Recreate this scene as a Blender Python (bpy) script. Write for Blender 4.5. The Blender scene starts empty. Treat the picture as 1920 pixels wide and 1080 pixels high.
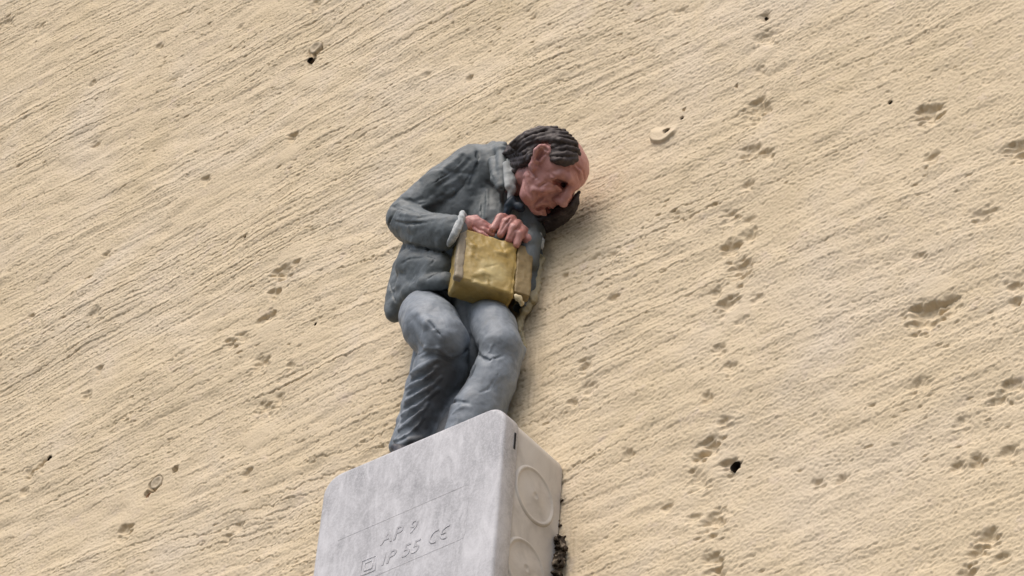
import bpy, bmesh, math, random
import numpy as np
from mathutils import Vector, Matrix

random.seed(7)
RNG = np.random.default_rng(11)
S = 0.0003            # metres per working unit (one unit is about one photo pixel at the junction box)

# ------------------------------------------------------------------ camera, sky, sun, exposure
AZ, EL, ROLL = math.radians(39.8), math.radians(41.34), math.radians(4.67)
FOC = 5500.0
BOXD = 194.0          # how far the junction box lid stands out from the wall
vb = np.array([math.sin(AZ)*math.cos(EL), -math.cos(AZ)*math.cos(EL), -math.sin(EL)])
vr = np.cross([0, 0, 1.0], vb); vr /= np.linalg.norm(vr)
vu = np.cross(vb, vr)
vr, vu = math.cos(ROLL)*vr + math.sin(ROLL)*vu, -math.sin(ROLL)*vr + math.cos(ROLL)*vu
CAM = np.array([0, -BOXD, 0.0]) + FOC*vb - (940.5-960)*vr - (540-763.5)*vu

scene = bpy.context.scene
COL = scene.collection
cam_data = bpy.data.cameras.new("camera")
cam_data.sensor_width = 36.0
cam_data.lens = 36.0*FOC/1920.0
cam_data.clip_start = 0.02
cam_data.clip_end = 500.0
cam = bpy.data.objects.new("camera", cam_data)
COL.objects.link(cam)
M = Matrix.Identity(4)
for i in range(3):
    M[i][0], M[i][1], M[i][2], M[i][3] = vr[i], vu[i], vb[i], CAM[i]*S
cam.matrix_world = M
scene.camera = cam

SUN_EL, SUN_AZ = math.radians(55), math.radians(0)   # azimuth from the wall normal (-y), negative = towards -x
sun_dir = np.array([math.sin(SUN_AZ)*math.cos(SUN_EL), -math.cos(SUN_AZ)*math.cos(SUN_EL), math.sin(SUN_EL)])
world = bpy.data.worlds.new("World")
scene.world = world
world.use_nodes = True
wn = world.node_tree.nodes
wl = world.node_tree.links
bg = wn["Background"]
sky = wn.new("ShaderNodeTexSky")
sky.sky_type = 'NISHITA'
sky.sun_disc = False
sky.sun_elevation = SUN_EL
sky.sun_rotation = math.atan2(sun_dir[0], sun_dir[1])
sky.air_density = 1.0
sky.dust_density = 4.0
sky.ozone_density = 0.6
wl.new(sky.outputs[0], bg.inputs[0])
bg.inputs[1].default_value = 0.15
sd = bpy.data.lights.new("sun", 'SUN')
sd.energy = 1.0
sd.angle = math.radians(45)
sd.color = (1.0, 0.93, 0.83)
sun = bpy.data.objects.new("sun", sd)
COL.objects.link(sun)
sun.rotation_euler = Vector(-sun_dir).to_track_quat('-Z', 'Y').to_euler()
sun.location = (0, -2, 3)
scene.view_settings.view_transform = 'Standard'
scene.view_settings.look = 'None'
scene.view_settings.gamma = 1.0
scene.view_settings.use_curve_mapping = False
scene.view_settings.exposure = 0.42

# ------------------------------------------------------------------ helpers: points, tags, materials
def ray(px, py):
    d = (px-960)*vr + (540-py)*vu - FOC*vb
    return CAM, d

def W(px, py, depth):
    """point at a given distance out from the wall"""
    o, d = ray(px, py)
    t = (-depth-o[1])/d[1]
    return o + t*d

def WX(px, py, x):
    o, d = ray(px, py)
    t = (x-o[0])/d[0]
    return o + t*d

def tag(o, label=None, cat=None, group=None, kind=None):
    if label: o["label"] = label
    if cat: o["category"] = cat
    if group: o["group"] = group
    if kind: o["kind"] = kind
    return o

def empty(name, loc, label, cat, group=None):
    o = bpy.data.objects.new(name, None)
    o.location = Vector(loc)*S
    o.empty_display_size = 0.02
    COL.objects.link(o)
    return tag(o, label, cat, group)

def mesh_obj(name, verts, faces, mat, parent=None, smooth=True, quads_np=False, sharp=0):
    """verts in working units, world axes"""
    me = bpy.data.meshes.new(name)
    v = np.asarray(verts, dtype=np.float64)*S
    if parent is not None:
        v = v - np.array(parent_origin(parent))
    if quads_np:
        n = len(v); q = np.asarray(faces, dtype=np.int32)
        k = q.shape[1]
        me.vertices.add(n)
        me.vertices.foreach_set("co", v.astype(np.float32).ravel())
        me.loops.add(q.size)
        me.loops.foreach_set("vertex_index", q.ravel())
        me.polygons.add(len(q))
        me.polygons.foreach_set("loop_start", np.arange(0, q.size, k, dtype=np.int32))
        me.update(calc_edges=True)
        me.validate()
    else:
        me.from_pydata([tuple(p) for p in v], [], [tuple(int(i) for i in f) for f in faces])
        me.update()
    if smooth:
        me.polygons.foreach_set("use_smooth", np.ones(len(me.polygons), dtype=bool))
    me.materials.append(mat)
    if sharp: me.set_sharp_from_angle(angle=math.radians(sharp))
    o = bpy.data.objects.new(name, me)
    COL.objects.link(o)
    if parent is not None:
        o.parent = parent
    return o

def parent_origin(p):
    loc = np.array(p.location)
    while p.parent is not None:
        p = p.parent
        loc = loc + np.array(p.location)
    return loc

def material(name, stops, scale=300.0, rough=0.8, bump=0.25, bump_scale=1500.0, bump_dist=0.0004,
             detail=6.0, spec=0.3, speck=None, grain=None):
    """stops: list of (position, (r,g,b)) driven by object-space noise"""
    m = bpy.data.materials.new(name)
    m.use_nodes = True
    nt = m.node_tree; N = nt.nodes; L = nt.links
    b = N["Principled BSDF"]
    b.inputs["Roughness"].default_value = rough
    b.inputs["Specular IOR Level"].default_value = spec
    tc = N.new("ShaderNodeTexCoord")
    no = N.new("ShaderNodeTexNoise")
    no.inputs["Scale"].default_value = scale
    no.inputs["Detail"].default_value = detail
    no.inputs["Roughness"].default_value = 0.62
    no.inputs["Distortion"].default_value = 0.6
    L.new(tc.outputs["Object"], no.inputs["Vector"])
    cr = N.new("ShaderNodeValToRGB")
    e = cr.color_ramp.elements
    while len(e) < len(stops): e.new(0.5)
    for k, (p, c) in enumerate(stops):
        e[k].position = p; e[k].color = (*c, 1)
    L.new(no.outputs["Fac"], cr.inputs["Fac"])
    col = cr.outputs["Color"]
    if speck:
        sc, lo, hi, c = speck
        n2 = N.new("ShaderNodeTexNoise"); n2.inputs["Scale"].default_value = sc
        n2.inputs["Detail"].default_value = 4.0; n2.inputs["Roughness"].default_value = 0.7
        L.new(tc.outputs["Object"], n2.inputs["Vector"])
        mr = N.new("ShaderNodeMapRange"); mr.inputs["From Min"].default_value = lo
        mr.inputs["From Max"].default_value = hi
        L.new(n2.outputs["Fac"], mr.inputs["Value"])
        mx = N.new("ShaderNodeMix"); mx.data_type = 'RGBA'
        mx.inputs["B"].default_value = (*c, 1)
        for s_ in mx.inputs:
            pass
        L.new(mr.outputs[0], mx.inputs[0]); L.new(col, mx.inputs[6]); mx.inputs[7].default_value = (*c, 1)
        col = mx.outputs[2]
    L.new(col, b.inputs["Base Color"])
    nb = N.new("ShaderNodeTexNoise")
    nb.inputs["Scale"].default_value = bump_scale
    nb.inputs["Detail"].default_value = 5.0
    nb.inputs["Roughness"].default_value = 0.6
    L.new(tc.outputs["Object"], nb.inputs["Vector"])
    bp = N.new("ShaderNodeBump")
    bp.inputs["Strength"].default_value = bump
    bp.inputs["Distance"].default_value = bump_dist
    L.new(nb.outputs["Fac"], bp.inputs["Height"])
    L.new(bp.outputs["Normal"], b.inputs["Normal"])
    return m

MAT = {}
MAT['plaster'] = material('cream_plaster', [(0.25, (.60, .495, .335)), (0.5, (.64, .535, .38)), (0.75, (.65, .56, .435))],
                          scale=9.0, rough=0.95, bump=0.5, bump_scale=750.0, bump_dist=0.0006, spec=0.1,
                          speck=(60.0, 0.58, 0.80, (.60, .50, .40)))
MAT['jacket'] = material('grey_jacket_paint', [(0.3, (.085, .098, .102)), (0.5, (.125, .145, .152)), (0.76, (.185, .208, .220))],
                         scale=75.0, rough=0.55, spec=0.4, bump=0.3, bump_scale=450.0, bump_dist=0.0008)
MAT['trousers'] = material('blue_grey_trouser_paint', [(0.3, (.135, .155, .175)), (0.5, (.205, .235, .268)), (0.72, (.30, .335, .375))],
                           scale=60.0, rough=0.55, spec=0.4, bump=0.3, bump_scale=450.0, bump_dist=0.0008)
MAT['skin'] = material('ruddy_skin_paint', [(0.3, (.40, .170, .145)), (0.5, (.48, .235, .21)), (0.72, (.55, .30, .275))],
                       scale=70.0, rough=0.42, spec=0.45, bump=0.25, bump_scale=600.0, bump_dist=0.0006)
MAT['eye'] = material('dark_eye_paint', [(0.3, (.035, .012, .010)), (0.6, (.06, .02, .018))], rough=0.4)
MAT['mouth'] = material('dark_mouth_paint', [(0.3, (.085, .018, .014)), (0.6, (.13, .03, .025))], rough=0.5)
MAT['hair'] = material('dark_hair_paint', [(0.3, (.030, .022, .020)), (0.55, (.060, .048, .046)), (0.75, (.12, .10, .10))],
                       scale=160.0, rough=0.55, bump=0.3, bump_scale=700.0)
MAT['white_cloth'] = material('white_shirt_paint', [(0.3, (.27, .295, .30)), (0.5, (.40, .425, .43)), (0.7, (.54, .56, .56))], scale=150.0, rough=0.7)
MAT['tie'] = material('navy_tie_paint', [(0.3, (.008, .014, .022)), (0.6, (.018, .034, .055))], scale=150.0, rough=0.5)
MAT['shoe'] = material('dark_shoe_paint', [(0.3, (.03, .03, .035)), (0.6, (.06, .06, .07))], scale=150.0, rough=0.5)
MAT['gold'] = material('ochre_gold_paint', [(0.28, (.31, .215, .06)), (0.5, (.43, .305, .095)), (0.72, (.53, .41, .18))],
                       scale=70.0, rough=0.42, bump=0.35, bump_scale=260.0, bump_dist=0.001, spec=0.5)
MAT['band'] = material('beige_grey_band_paint', [(0.3, (.24, .20, .14)), (0.6, (.36, .31, .23))], scale=90.0, rough=0.6)
MAT['brown_band'] = material('brown_gold_band_paint', [(0.3, (.19, .135, .06)), (0.5, (.27, .20, .095)), (0.7, (.34, .27, .15))], scale=80.0, rough=0.5)
MAT['glue'] = material('cream_filler', [(0.3, (.46, .37, .20)), (0.6, (.58, .50, .33))], scale=120.0, rough=0.85)
def weathered_plastic(name, dark, mid, light, chalk):
    m = material(name, [(0.30, dark), (0.50, mid), (0.68, light)], scale=26.0, rough=0.62, bump=0.10, bump_scale=1400.0, bump_dist=0.0003, detail=9.0,
                 speck=(900.0, 0.42, 0.95, chalk))
    nt = m.node_tree; N = nt.nodes; L = nt.links
    tc = [n for n in N if n.bl_idname == "ShaderNodeTexCoord"][0]
    mp = N.new("ShaderNodeMapping"); mp.inputs["Scale"].default_value = (1.0, 1.0, 0.38)
    L.new(tc.outputs["Object"], mp.inputs["Vector"])
    st = N.new("ShaderNodeTexNoise"); st.inputs["Scale"].default_value = 80.0; st.inputs["Detail"].default_value = 6.0
    st.inputs["Roughness"].default_value = 0.7; st.inputs["Distortion"].default_value = 1.2
    L.new(mp.outputs[0], st.inputs["Vector"])
    mr = N.new("ShaderNodeMapRange"); mr.inputs["From Min"].default_value = 0.46; mr.inputs["From Max"].default_value = 0.72
    mr.inputs["To Max"].default_value = 0.75
    L.new(st.outputs["Fac"], mr.inputs["Value"])
    b = N["Principled BSDF"]
    src = b.inputs["Base Color"].links[0].from_socket
    mx = N.new("ShaderNodeMix"); mx.data_type = 'RGBA'
    L.new(mr.outputs[0], mx.inputs[0]); L.new(src, mx.inputs[6]); mx.inputs[7].default_value = (*chalk, 1)
    L.new(mx.outputs[2], b.inputs["Base Color"])
    return m
MAT['plastic'] = weathered_plastic('weathered_grey_plastic', (.29, .29, .305), (.40, .40, .415), (.52, .52, .54), (.68, .68, .70))
MAT['dusty_bounce'] = material('dusty_bounce_plastic', [(0.30, (.42, .385, .34)), (0.5, (.56, .52, .465)), (0.72, (.62, .585, .53))],
                        scale=34.0, rough=0.75, bump=0.12, bump_scale=1400.0, bump_dist=0.0003, detail=8.0)  # beige from dust, and warm bounce off the wall put into the colour
MAT['slot'] = material('slot_black', [(0.3, (.01, .01, .012)), (0.6, (.02, .02, .022))], rough=0.8)
MAT['crumb'] = material('dark_brown_crumb', [(0.3, (.018, .012, .008)), (0.55, (.05, .035, .022)), (0.64, (.33, .27, .20))], scale=230.0, rough=0.9)
MAT['asphalt'] = material('dark_asphalt', [(0.3, (.04, .04, .04)), (0.6, (.06, .06, .058))], scale=6.0, rough=0.9)
MAT['plug'] = material('grey_wall_plug', [(0.3, (.40, .33, .23)), (0.6, (.52, .44, .32))], scale=150.0, rough=0.8)
MAT['bore'] = material('dark_bore_shade', [(0.3, (.022, .016, .011)), (0.6, (.05, .038, .027))], scale=300.0, rough=0.95)  # shade inside the deep holes put into the lining colour
MAT['rust'] = material('brown_plug', [(0.3, (.14, .075, .035)), (0.6, (.25, .15, .08))], scale=200.0, rough=0.8)

# ------------------------------------------------------------------ the wall: combed plaster as real relief
def smoothstep(a, b, x):
    t = np.clip((x-a)/(b-a), 0, 1)
    return t*t*(3-2*t)

CELL = 2.05
WX0, WX1, WZ0, WZ1 = -2420.0, 1320.0, -900.0, 2860.0
nx = int((WX1-WX0)/CELL); nz = int((WZ1-WZ0)/CELL)
fx = np.fft.rfftfreq(nx, CELL)[None, :]
fz = np.fft.fftfreq(nz, CELL)[:, None]

def fnoise(lx, lz, band=False):
    """gaussian-filtered noise, correlation lengths lx, lz in units, unit variance"""
    g = RNG.standard_normal((nz, nx)).astype(np.float32)
    f = np.fft.rfft2(g)
    a = (fx*lx)**2 + (fz*lz)**2
    filt = np.exp(-a*2.5)
    if band:
        filt = filt*(1-np.exp(-a*6.0))
    out = np.fft.irfft2(f*filt, s=(nz, nx)).astype(np.float32)
    return (out-out.mean())/out.std()

gx = (WX0 + np.arange(nx)*CELL).astype(np.float32)[None, :]
gz = (WZ0 + np.arange(nz)*CELL).astype(np.float32)[:, None]

warp = 24*fnoise(900, 500) + 3.0*fnoise(170, 60) + 1.0*fnoise(34, 12)
zz = gz + warp
# combing is crisp towards the left of the picture, softer and more stippled towards the right
side = smoothstep(900, -700, gx + 0*gz)
strength = 0.85 + 0.25*fnoise(420, 110) + 0.15*fnoise(90, 30)
strength = np.clip(strength*(0.40+0.62*side), 0.04, 1.2)

def comb(lam, jitter):
    ph = zz/lam + jitter*fnoise(900, 60) + 0.06*fnoise(90, 24) + 0.09*fnoise(10, 7)
    row = np.floor(ph).astype(np.int64)
    off = RNG.random(4096).astype(np.float32)[np.mod(row, 4096)]*0.35
    fr = ph-row
    # each comb stroke leaves a flat land and a narrow ragged undercut below it
    cut = 0.09+0.12*off/0.35
    prof = smoothstep(0.0, 1.0, np.clip(fr/cut, 0, 1)) * (1-0.12*fr)
    amp = RNG.random(4096).astype(np.float32)[np.mod(row*7+3, 4096)]
    a2 = np.clip(0.90+0.38*fnoise(420, 14), 0.15, 1.5)
    return (prof-0.6)*(0.62+0.50*amp**1.4)*a2

H = strength*(4.6*comb(19.0, 0.30) + 1.9*comb(13.0, 0.35))
H += (0.42+0.38*(1-side))*(0.42*fnoise(7, 5.5, True) + 0.10*fnoise(38, 8, True) + 0.30*fnoise(4.5, 3.8, True))
H += 0.22*fnoise(130, 11, True)
H += 0.28*fnoise(5, 4, True)
H += 2.4*fnoise(260, 200) + 0.9*fnoise(60, 34, True)
stip = np.clip(fnoise(22, 6, True)-1.8, 0, 2)*np.clip(0.5+0.7*fnoise(200, 150), 0, 2)
H -= 3.0*stip
rough_mask = 0.85*fnoise(20, 10, True) + 0.25*fnoise(8, 5, True)
PATCH = []

def wxz(px, py):
    p = W(px, py, 0)
    return p[0], p[2]

def local(px, py, rad):
    x, z = wxz(px, py)
    i0 = max(0, int((x-rad-WX0)/CELL)); i1 = min(nx, int((x+rad-WX0)/CELL)+2)
    j0 = max(0, int((z-rad-WZ0)/CELL)); j1 = min(nz, int((z+rad-WZ0)/CELL)+2)
    if i1 <= i0 or j1 <= j0:
        return None
    sl = (slice(j0, j1), slice(i0, i1))
    return sl, gx[:, i0:i1]-x, gz[j0:j1]-z

def dent(px, py, r, depth, ax=1.45, tilt=0.15, ragged=0.40):
    """ragged pit in the plaster, longer along the comb strokes"""
    q = local(px, py, r*3.2)
    if q is None: return
    sl, dx, dz = q
    a = dx + 0*dz; b_ = dz + tilt*dx
    b_ = np.where(b_ < 0, b_/1.9, b_*1.1)     # steep under the upper lip, running out below
    d2 = np.sqrt((a/(r*ax))**2 + (b_/r)**2)
    d2 = d2 + ragged*0.55*rough_mask[sl] + 0.12*stip[sl]
    H[sl] -= depth*smoothstep(1.25, 0.05, d2)

def smooth_patch(px, py, r, lvl=0.0, ax=1.0, edge=0.15, keep=0.12):
    q = local(px, py, r*ax*1.5)
    if q is None: return
    sl, dx, dz = q
    d = np.sqrt((dx/(r*ax))**2 + (dz/r)**2)
    w_ = smoothstep(1.0+edge, 1.0-edge, d)
    base = float(H[sl].mean())
    H[sl] = H[sl]*(1-w_) + w_*(base+lvl+keep*(H[sl]-base))

def hole(px, py, r, depth):
    q = local(px, py, r*2.5)
    if q is None: return
    sl, dx, dz = q
    d = np.sqrt(dx**2+dz**2)/r
    H[sl] = np.where(d < 1.0, -2.4*depth, H[sl])

# column of dents right of the figure, another left of it, odd ones elsewhere
for (px, py, r, dp) in [
    (1434, 30, 9, 9), (1436, 70, 17, 9), (1425, 132, 9, 7), (1418, 198, 20, 12), (1408, 282, 15, 9), (1440, 285, 9, 7),
    (1402, 345, 9, 8), (1370, 402, 12, 9), (1404, 410, 8, 6), (1405, 438, 12, 8), (1368, 462, 14, 12), (1388, 500, 18, 11),
    (1345, 545, 9, 8), (1366, 568, 16, 13), (1420, 560, 10, 6), (1390, 600, 9, 6), (1350, 655, 10, 8), (1375, 690, 12, 8),
    (1330, 745, 9, 8), (1360, 790, 10, 9), (1332, 835, 16, 14), (1310, 855, 10, 8), (1315, 890, 16, 8), (1340, 972, 16, 12), (1300, 970, 10, 7),
    (1337, 1048, 14, 10), (1340, 1075, 12, 8), (1250, 950, 8, 6), (1180, 850, 8, 8), (1100, 683, 11, 11), (1105, 728, 11, 7), (1075, 752, 6, 7),
    (1742, 208, 18, 13), (1748, 295, 10, 9), (1735, 582, 22, 16), (1782, 566, 13, 9), (1725, 480, 8, 8), (1845, 402, 15, 8), (1910, 275, 16, 12),
    (1725, 720, 14, 7), (1800, 788, 9, 7), (1832, 860, 9, 12), (1795, 872, 9, 9), (1890, 845, 11, 9), (1855, 1005, 13, 12), (1830, 1035, 11, 11),
    (1815, 1075, 12, 11), (1880, 1050, 9, 8), (1905, 535, 9, 9), (1905, 565, 7, 9), (1895, 720, 13, 9), (1870, 745, 12, 7),
    (1575, 895, 8, 8), (1530, 905, 8, 7),
    (590, 6, 12, 9), (583, 108, 8, 14), (550, 255, 10, 11), (532, 505, 17, 13), (515, 548, 10, 12), (556, 492, 8, 10), (505, 592, 12, 13), (490, 598, 8, 9),
    (435, 642, 11, 11), (455, 630, 12, 7), (490, 675, 14, 12), (545, 685, 8, 6), (495, 760, 13, 9), (520, 745, 11, 8), (465, 885, 8, 9),
    (235, 993, 13, 12), (445, 985, 10, 8), (425, 1005, 8, 7), (12, 40, 20, 9), (75, 48, 12, 7), (175, 155, 8, 8), (385, 335, 10, 8), (180, 270, 8, 8),
    (60, 590, 8, 9), (180, 585, 12, 7), (185, 688, 8, 9), (55, 885, 10, 9), (45, 920, 9, 8), (160, 740, 12, 8), (200, 478, 8, 7), (300, 85, 8, 7), (450, 50, 9, 6),
    (1265, 400, 9, 6), (1000, 30, 8, 7), (880, 145, 6, 8), (800, 140, 7, 6), (1275, 20, 10, 6), (1150, 480, 8, 6), (1060, 517, 6, 8), (1155, 560, 7, 8)]:
    dent(px, py, r*1.25, dp*1.0)
# plaster lips and smooth smears beside the dents
for (px, py, r) in [(1345, 868, 34), (545, 480, 30), (500, 620, 34), (90, 880, 30), (575, 150, 26), (1430, 100, 22), (1380, 585, 26), (1750, 540, 26), (480, 820, 30), (540, 290, 24)]:
    smooth_patch(px, py, r, 3.0, 1.25, 0.5, 0.35)
# raised filler disc around a drilled hole (upper right of the figure)
def disc_patch(px, py, r, lvl):
    sl, dx, dz = local(px, py, r*1.6)
    d = np.sqrt(dx**2+dz**2)/r
    lower = smoothstep(14, -16, dz + 0.55*dx + 0*dz)
    w_ = smoothstep(1.03, 0.93, d + 0.02*rough_mask[sl])*lower
    lev = lvl + 1.5*smoothstep(0.6, 0.95, d)
    H[sl] = H[sl]*(1-w_) + w_*lev
disc_patch(1247, 243, 36, 7.0)
hole(1251, 247, 8.5, 26)
for (px, py, r, dp) in [(92, 860, 8.5, 30), (1377, 873, 10.5, 34), (1669, 192, 5.0, 24), (459, 445, 4.2, 18), (1435, 33, 4.0, 14), (1380, 161, 3.6, 12),
                        (328, 880, 9.5, 13), (1282, 205, 4.2, 14), (1278, 222, 4.5, 12), (590, 607, 3.8, 10), (1908, 567, 3.8, 12), (67, 78, 3.8, 12), (885, 143, 3.8, 10)]:
    hole(px, py, r, dp)
dent(80, 866, 14, 11, 1.3); dent(1366, 868, 16, 12, 1.3)
# sockets of the two old wall plugs
def socket(px, py, r, depth):
    sl, dx, dz = local(px, py, r*2)
    d = np.sqrt(dx**2+dz**2)/r + 0.05*rough_mask[sl]
    H[sl] = np.where(d < 1.0, np.minimum(H[sl], -depth), H[sl])
socket(589, 91, 23, 13)
socket(581, 110, 10, 24)
socket(290, 908, 22, 13)
socket(276, 925, 11, 20)
# vertical brush smears where the figure and the box were bedded in
for (px, py, hh, ww) in [(1003, 700, 120, 32), (1075, 1040, 110, 26), (1040, 560, 120, 20)]:
    sl, dx, dz = local(px, py, hh)
    w_ = smoothstep(1.0, 0.4, np.abs(dx)/ww + 0*dz)*smoothstep(1.0, 0.4, np.abs(dz)/hh + 0*dx)*0.5
    br = 0.9*fnoise(6, 90)[sl]
    H[sl] = H[sl]*(1-w_) + w_*(br+0.5)
# keep the relief under the junction box flat
H = np.clip(H, -90, 16)

def quad_mask(margin):
    c = [wxz(*p) for p in [(-margin, -margin), (1920+margin, -margin), (1920+margin, 1080+margin), (-margin, 1080+margin)]]
    cxs = gx[:, :-1]+CELL/2; czs = gz[:-1]+CELL/2
    m = np.ones((nz-1, nx-1), dtype=bool)
    for k in range(4):
        x0, z0 = c[k]; x1, z1 = c[(k+1) % 4]
        m &= ((x1-x0)*(czs-z0)-(z1-z0)*(cxs-x0)) < 0
    return m

mask = quad_mask(120)
jj, ii = np.nonzero(mask)
quads = np.stack([jj*nx+ii, jj*nx+ii+1, (jj+1)*nx+ii+1, (jj+1)*nx+ii], 1)
used = np.unique(quads)
remap = np.full(nx*nz, -1, dtype=np.int64); remap[used] = np.arange(len(used))
uj, ui = used//nx, used % nx
wverts = np.stack([gx[0, ui], -H[uj, ui], gz[uj, 0]], 1)
wquads = remap[quads]
# the rest of the wall, coarser and a hair deeper, out to the pavement and well past the frame
GROUND_Z = -9400.0
step = 50.0
cxx = np.arange(-15000, 15001, step); czz = np.arange(GROUND_Z, 11000, step)
cm = np.zeros((len(czz)-1, len(cxx)-1), dtype=bool)
inner = [wxz(*p) for p in [(-105, -105), (2025, -105), (2025, 1185), (-105, 1185)]]
ccx = cxx[None, :-1]+step/2; ccz = czz[:-1, None]+step/2
ins = np.ones_like(cm)
for k in range(4):
    x0, z0 = inner[k]; x1, z1 = inner[(k+1) % 4]
    ln = math.hypot(x1-x0, z1-z0)
    ins &= ((x1-x0)*(ccz-z0)-(z1-z0)*(ccx-x0))/ln < -step
cj, ci = np.nonzero(~ins)
ncx = len(cxx)
cq = np.stack([cj*ncx+ci, cj*ncx+ci+1, (cj+1)*ncx+ci+1, (cj+1)*ncx+ci], 1)
cu = np.unique(cq); cmap = np.full(ncx*len(czz), -1, dtype=np.int64); cmap[cu] = np.arange(len(cu))
cv = np.stack([cxx[cu % ncx], 13.0+2.0*RNG.standard_normal(len(cu)), czz[cu//ncx]], 1)
n0 = len(wverts)
allv = np.concatenate([wverts, cv]); allq = np.concatenate([wquads, cmap[cq]+n0])
# masonry core behind the plaster gives the wall its thickness
n1 = len(allv)
bx = [(x, y, z) for y in (140, 900) for z in (GROUND_Z, 11000) for x in (-15000, 15000)]
bq = np.array([(0, 1, 3, 2), (4, 6, 7, 5), (0, 4, 5, 1), (2, 3, 7, 6), (0, 2, 6, 4), (1, 5, 7, 3)])+n1
allv = np.concatenate([allv, np.array(bx, float)]); allq = np.concatenate([allq, bq])
def combed_far(src):
    """the same plaster with the combing as bump, for the stretch beyond the modelled relief"""
    m = src.copy(); m.name = 'cream_plaster_beyond'
    N = m.node_tree.nodes; L = m.node_tree.links
    tc = [n for n in N if n.bl_idname == "ShaderNodeTexCoord"][0]
    mp = N.new("ShaderNodeMapping"); mp.inputs["Scale"].default_value = (0.1, 1.0, 1.0)
    L.new(tc.outputs["Object"], mp.inputs["Vector"])
    n = N.new("ShaderNodeTexNoise"); n.inputs["Scale"].default_value = 140.0; n.inputs["Detail"].default_value = 5.0
    L.new(mp.outputs[0], n.inputs["Vector"])
    bp = N.new("ShaderNodeBump"); bp.inputs["Distance"].default_value = 0.004; bp.inputs["Strength"].default_value = 0.8
    L.new(n.outputs["Fac"], bp.inputs["Height"])
    b = N["Principled BSDF"]
    L.new(b.inputs["Normal"].links[0].from_socket, bp.inputs["Normal"])
    L.new(bp.outputs["Normal"], b.inputs["Normal"])
    return m
wall = mesh_obj("plaster_wall", allv, allq, MAT['plaster'], quads_np=True)
far = combed_far(MAT['plaster'])
wall.data.materials.append(far)
mi = np.zeros(len(wall.data.polygons), dtype=np.int32); mi[len(wquads):] = 1
wall.data.polygons.foreach_set("material_index", mi)
tag(wall, "cream plastered wall combed in slanting ridges, pitted and drilled", "wall")

gv = [(-60000, -60000, GROUND_Z), (60000, -60000, GROUND_Z), (60000, 900, GROUND_Z), (-60000, 900, GROUND_Z)]
pav = mesh_obj("road", gv, [(0, 1, 2, 3)], MAT['asphalt'], smooth=False)
tag(pav, kind="structure")

def wall_plug(px, py, r, proud, mat, ring=True):
    """old round plug sitting in its socket: bevelled disc with a dished face"""
    x, z = wxz(px, py)
    prof = [(r*1.0, 14), (r*1.0, proud+1.0), (r*0.9, proud-1.2), (r*0.72, proud-1.5), (r*0.55, proud+1.2), (r*0.30, proud+2.2), (0.5, proud+2.5)]
    n = 28; V = []; Fc = []
    for (rr, yy) in prof:
        for k in range(n):
            a = 2*math.pi*k/n
            j = 1+0.05*math.sin(3*a+px)+0.03*math.sin(7*a)
            V.append((x+rr*j*math.cos(a), yy+0.6*math.sin(2*a+py), z+rr*j*math.sin(a)))
    for k_ in range(len(prof)-1):
        for k in range(n):
            a, b_ = k_*n+k, k_*n+(k+1) % n
            Fc.append((a, b_, b_+n, a+n))
    Fc.append(tuple(range((len(prof)-1)*n, len(prof)*n)))
    o = mesh_obj("wall_plug", V, Fc, mat, parent=wall)
    return o
wall_plug(591, 88, 18, 0.5, MAT['plug'])
wall_plug(293, 904, 17, 1.0, MAT['plug'])
wall_plug(275, 927, 8, 7.0, MAT['rust'])

def drill_hole(px, py, r, depth=55):
    """dirty dark lining of a drilled hole: a closed sleeve set just below the plaster face"""
    x, z = wxz(px, py)
    n = 18; V = []; Fc = []
    prof = [(r*1.05, 2.5), (r*0.97, 4.0), (r*0.93, depth*0.6), (r*0.8, depth), (0.3, depth+2)]
    for rr, yy in prof:
        for k in range(n):
            a = 2*math.pi*k/n
            j = 1+0.06*math.sin(2*a+px)+0.04*math.sin(5*a+py)
            V.append((x+rr*j*math.cos(a), yy, z+rr*j*math.sin(a)))
    for k_ in range(len(prof)-1):
        for k in range(n):
            a, b_ = k_*n+k, k_*n+(k+1) % n
            Fc.append((a, a+n, b_+n, b_))
    return mesh_obj("drill_hole", V, Fc, MAT['bore'], parent=wall)
for hx, hy, hr in [(92, 860, 8.0), (1377, 873, 10.0), (1669, 192, 4.8), (1251, 247, 8.0), (459, 445, 3.8), (1278, 222, 3.8), (1435, 33, 3.6), (590, 607, 3.4), (580, 111, 8.0), (300, 915, 4.5)]:
    drill_hole(hx, hy, hr)

# ------------------------------------------------------------------ sculpting on a distance grid
def seg(P, a, b, ra, rb):
    ab = b-a; L2 = float(ab@ab)+1e-9
    t = np.clip(((P-a)@ab)/L2, 0, 1)
    d = P - a - t[..., None]*ab
    return np.sqrt((d*d).sum(-1)) - (ra+(rb-ra)*t)

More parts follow.
